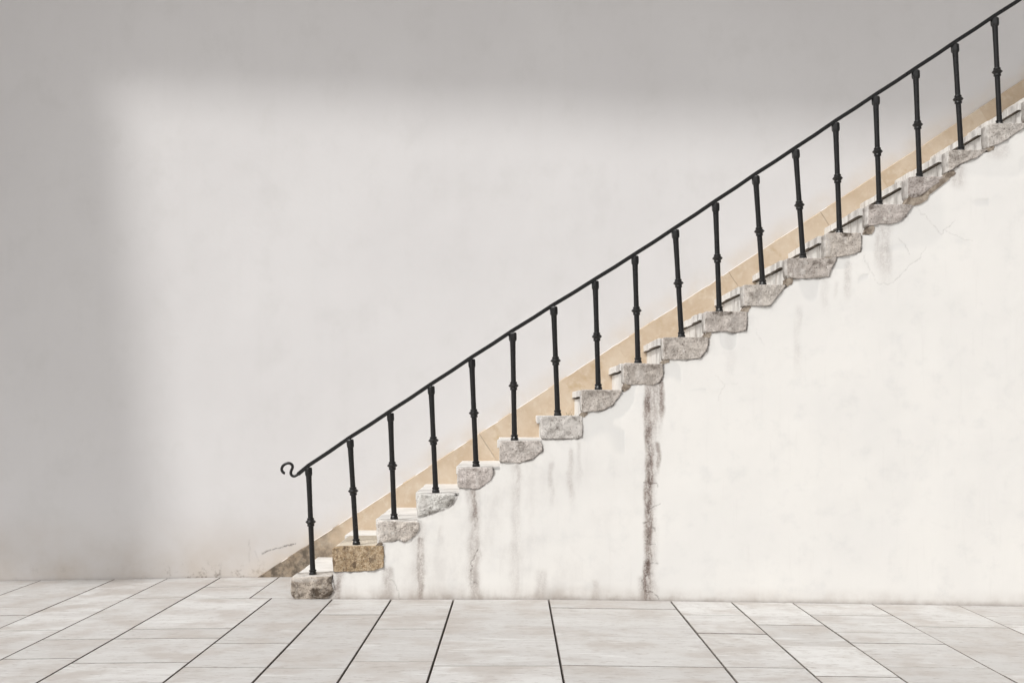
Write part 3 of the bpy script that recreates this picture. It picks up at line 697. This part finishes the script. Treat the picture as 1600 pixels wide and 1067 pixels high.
collar_me = lathe('collar', [(0.020, PH * .5 - .031), (0.0255, PH * .5 - .029), (0.0265, PH * .5 - .022), (0.0245, PH * .5 - .014), (0.0275, PH * .5 - .010), (0.0375, PH * .5 - .001), (0.0380, PH * .5 + .002), (0.0285, PH * .5 + .013), (0.0245, PH * .5 + .016), (0.0262, PH * .5 + .022), (0.0250, PH * .5 + .028), (0.020, PH * .5 + .030)], 18)
foot_me = lathe('foot', [(0.0275, -0.004), (0.0285, 0.010), (0.0255, 0.020), (0.0222, 0.026), (0.0268, 0.031), (0.0265, 0.038), (0.0200, 0.043)], 12)
cap_me = lathe('cap', [(0.0205, PH - 0.060), (0.0275, PH - 0.052), (0.0295, PH - 0.040), (0.0295, PH - 0.004), (0.024, PH + 0.004)], 6, 0.1)
for m_ in (shaft_me, collar_me, foot_me, cap_me): m_.materials.append(MAT['iron'])
for i in range(len(BASE)):
    b = Vector((X(BASE[i], RAIL_Y), RAIL_Y, Z(YT[i])))
    tx, tz = pt(*TOP[i], RAIL_Y); t = Vector((tx, RAIL_Y + rng.uniform(-.004, .004), tz))
    ln = (t - b).length
    po = link('post', shaft_me, None, rail)
    q = (t - b).to_track_quat('Z', 'Y')
    po.rotation_mode = 'QUATERNION'; po.rotation_quaternion = q
    po.location = b - r0; po.scale = (1, 1, ln / PH)
    for nm, me in (('collar', collar_me), ('foot', foot_me), ('cap', cap_me)):
        c = link(nm, me, None, po)
        if nm == 'collar': c.location.z = rng.uniform(-0.008, 0.008)
        if nm != 'cap': c.rotation_euler.z = rng.uniform(0, 3)

def sweep(name, pts, prof, cap=True, smooth=False):
    """sweep a closed profile [(across y, up)] along points in the rail plane"""
    n = len(prof); vs_ = []
    for k, p in enumerate(pts):
        a = pts[max(0, k - 1)]; b = pts[min(len(pts) - 1, k + 1)]
        t = (b - a).normalized(); up = Vector((-t.z, 0, t.x))
        sc_ = 1.0 if not callable(prof) else 1.0
        for (u, v) in prof: vs_.append(p + Vector((0, 1, 0)) * u + up * v)
    fs = [(j * n + k, j * n + (k + 1) % n, (j + 1) * n + (k + 1) % n, (j + 1) * n + k) for j in range(len(pts) - 1) for k in range(n)]
    if cap: fs += [tuple(range(n)), tuple(range((len(pts) - 1) * n, len(pts) * n))]
    return mesh(name, [tuple(v) for v in vs_], fs, smooth)
rp = [Vector((*[pt(466, 740.5, RAIL_Y)[0]], RAIL_Y, pt(466, 740.5, RAIL_Y)[1]))]
for i, (a, b) in enumerate(TOP):
    tx, tz = pt(a, b - 4.0, RAIL_Y); rp.append(Vector((tx, RAIL_Y, tz)))
    if i + 1 < len(TOP):
        c, d = TOP[i + 1]; mx, mz = pt((a + c) / 2, (b + d) / 2 - 3.8, RAIL_Y); rp.append(Vector((mx, RAIL_Y, mz - 0.002)))
hr = sweep('handrail', [p - r0 for p in rp], [(-0.024, -0.010), (-0.020, -0.0135), (0.020, -0.0135), (0.024, -0.010), (0.024, 0.008), (0.017, 0.0135), (-0.017, 0.0135), (-0.024, 0.008)])
hr.materials.append(MAT['iron']); hand = link('handrail', hr, None, rail)
ctrl = [(474, 734.5), (467, 739.8), (462.5, 742.8), (458.8, 743.8), (455.6, 742), (454.4, 738.6), (455.4, 734.5), (457, 730.6), (456.9, 727), (454.4, 724.4), (450.6, 723.4), (446, 724.6), (442, 727.8), (440.2, 732), (441, 735.8), (443.6, 738.6), (445.2, 739.2)]
cp = [Vector((*[pt(a, b, RAIL_Y)[0]], RAIL_Y, pt(a, b, RAIL_Y)[1])) - r0 for a, b in ctrl]
fine = []
for k in range(len(cp) - 1):
    p0, p1, p2, p3 = cp[max(0, k - 1)], cp[k], cp[k + 1], cp[min(len(cp) - 1, k + 2)]
    for s in range(4):
        t = s / 4
        fine.append(0.5 * ((2 * p1) + (p2 - p0) * t + (2 * p0 - 5 * p1 + 4 * p2 - p3) * t * t + (3 * p1 - p0 - 3 * p2 + p3) * t ** 3))
fine.append(cp[-1])
sm = sweep('scroll', fine, [(0.0104 * math.cos(2 * math.pi * k / 10), 0.0104 * math.sin(2 * math.pi * k / 10)) for k in range(10)], True, True)
sm.materials.append(MAT['iron']); link('scroll', sm, None, hand)

# ------------------------------------------------------------------ weed on the seventh step
wz = Z(YT[6]); wx = X(893)
vv, ff = [], []
for k in range(11):
    a = rng.uniform(0, 2 * math.pi); ln = rng.uniform(0.03, 0.075); lean = rng.uniform(0.25, 0.8); w = rng.uniform(0.0018, 0.0035)
    d = Vector((math.cos(a), math.sin(a) * 0.6, 0)); s = Vector((-d.y, d.x, 0))
    o = Vector((rng.uniform(-0.03, 0.035), rng.uniform(-.012, .012), 0))
    b0 = len(vv)
    for j in range(4):
        t = j / 3; c = o + d * (ln * lean * t * t) + Vector((0, 0, ln * (t - 0.25 * lean * t * t))); ww = w * (1 - 0.85 * t)
        vv += [tuple(c + s * ww), tuple(c - s * ww), tuple(c + Vector((0, 0, 0.0012)) + d * 0.001)]
    for j in range(3):
        q = b0 + j * 3
        ff += [(q, q + 3, q + 5, q + 2), (q + 1, q + 2, q + 5, q + 4), (q, q + 1, q + 4, q + 3)]
wd = link('weed', mesh('weed', vv, ff), MAT['leaf'])
wd.location = (wx, 0.10, wz - 0.003)
tag(wd, 'tiny green weed sprouting on a step beside a railing post', 'plant')
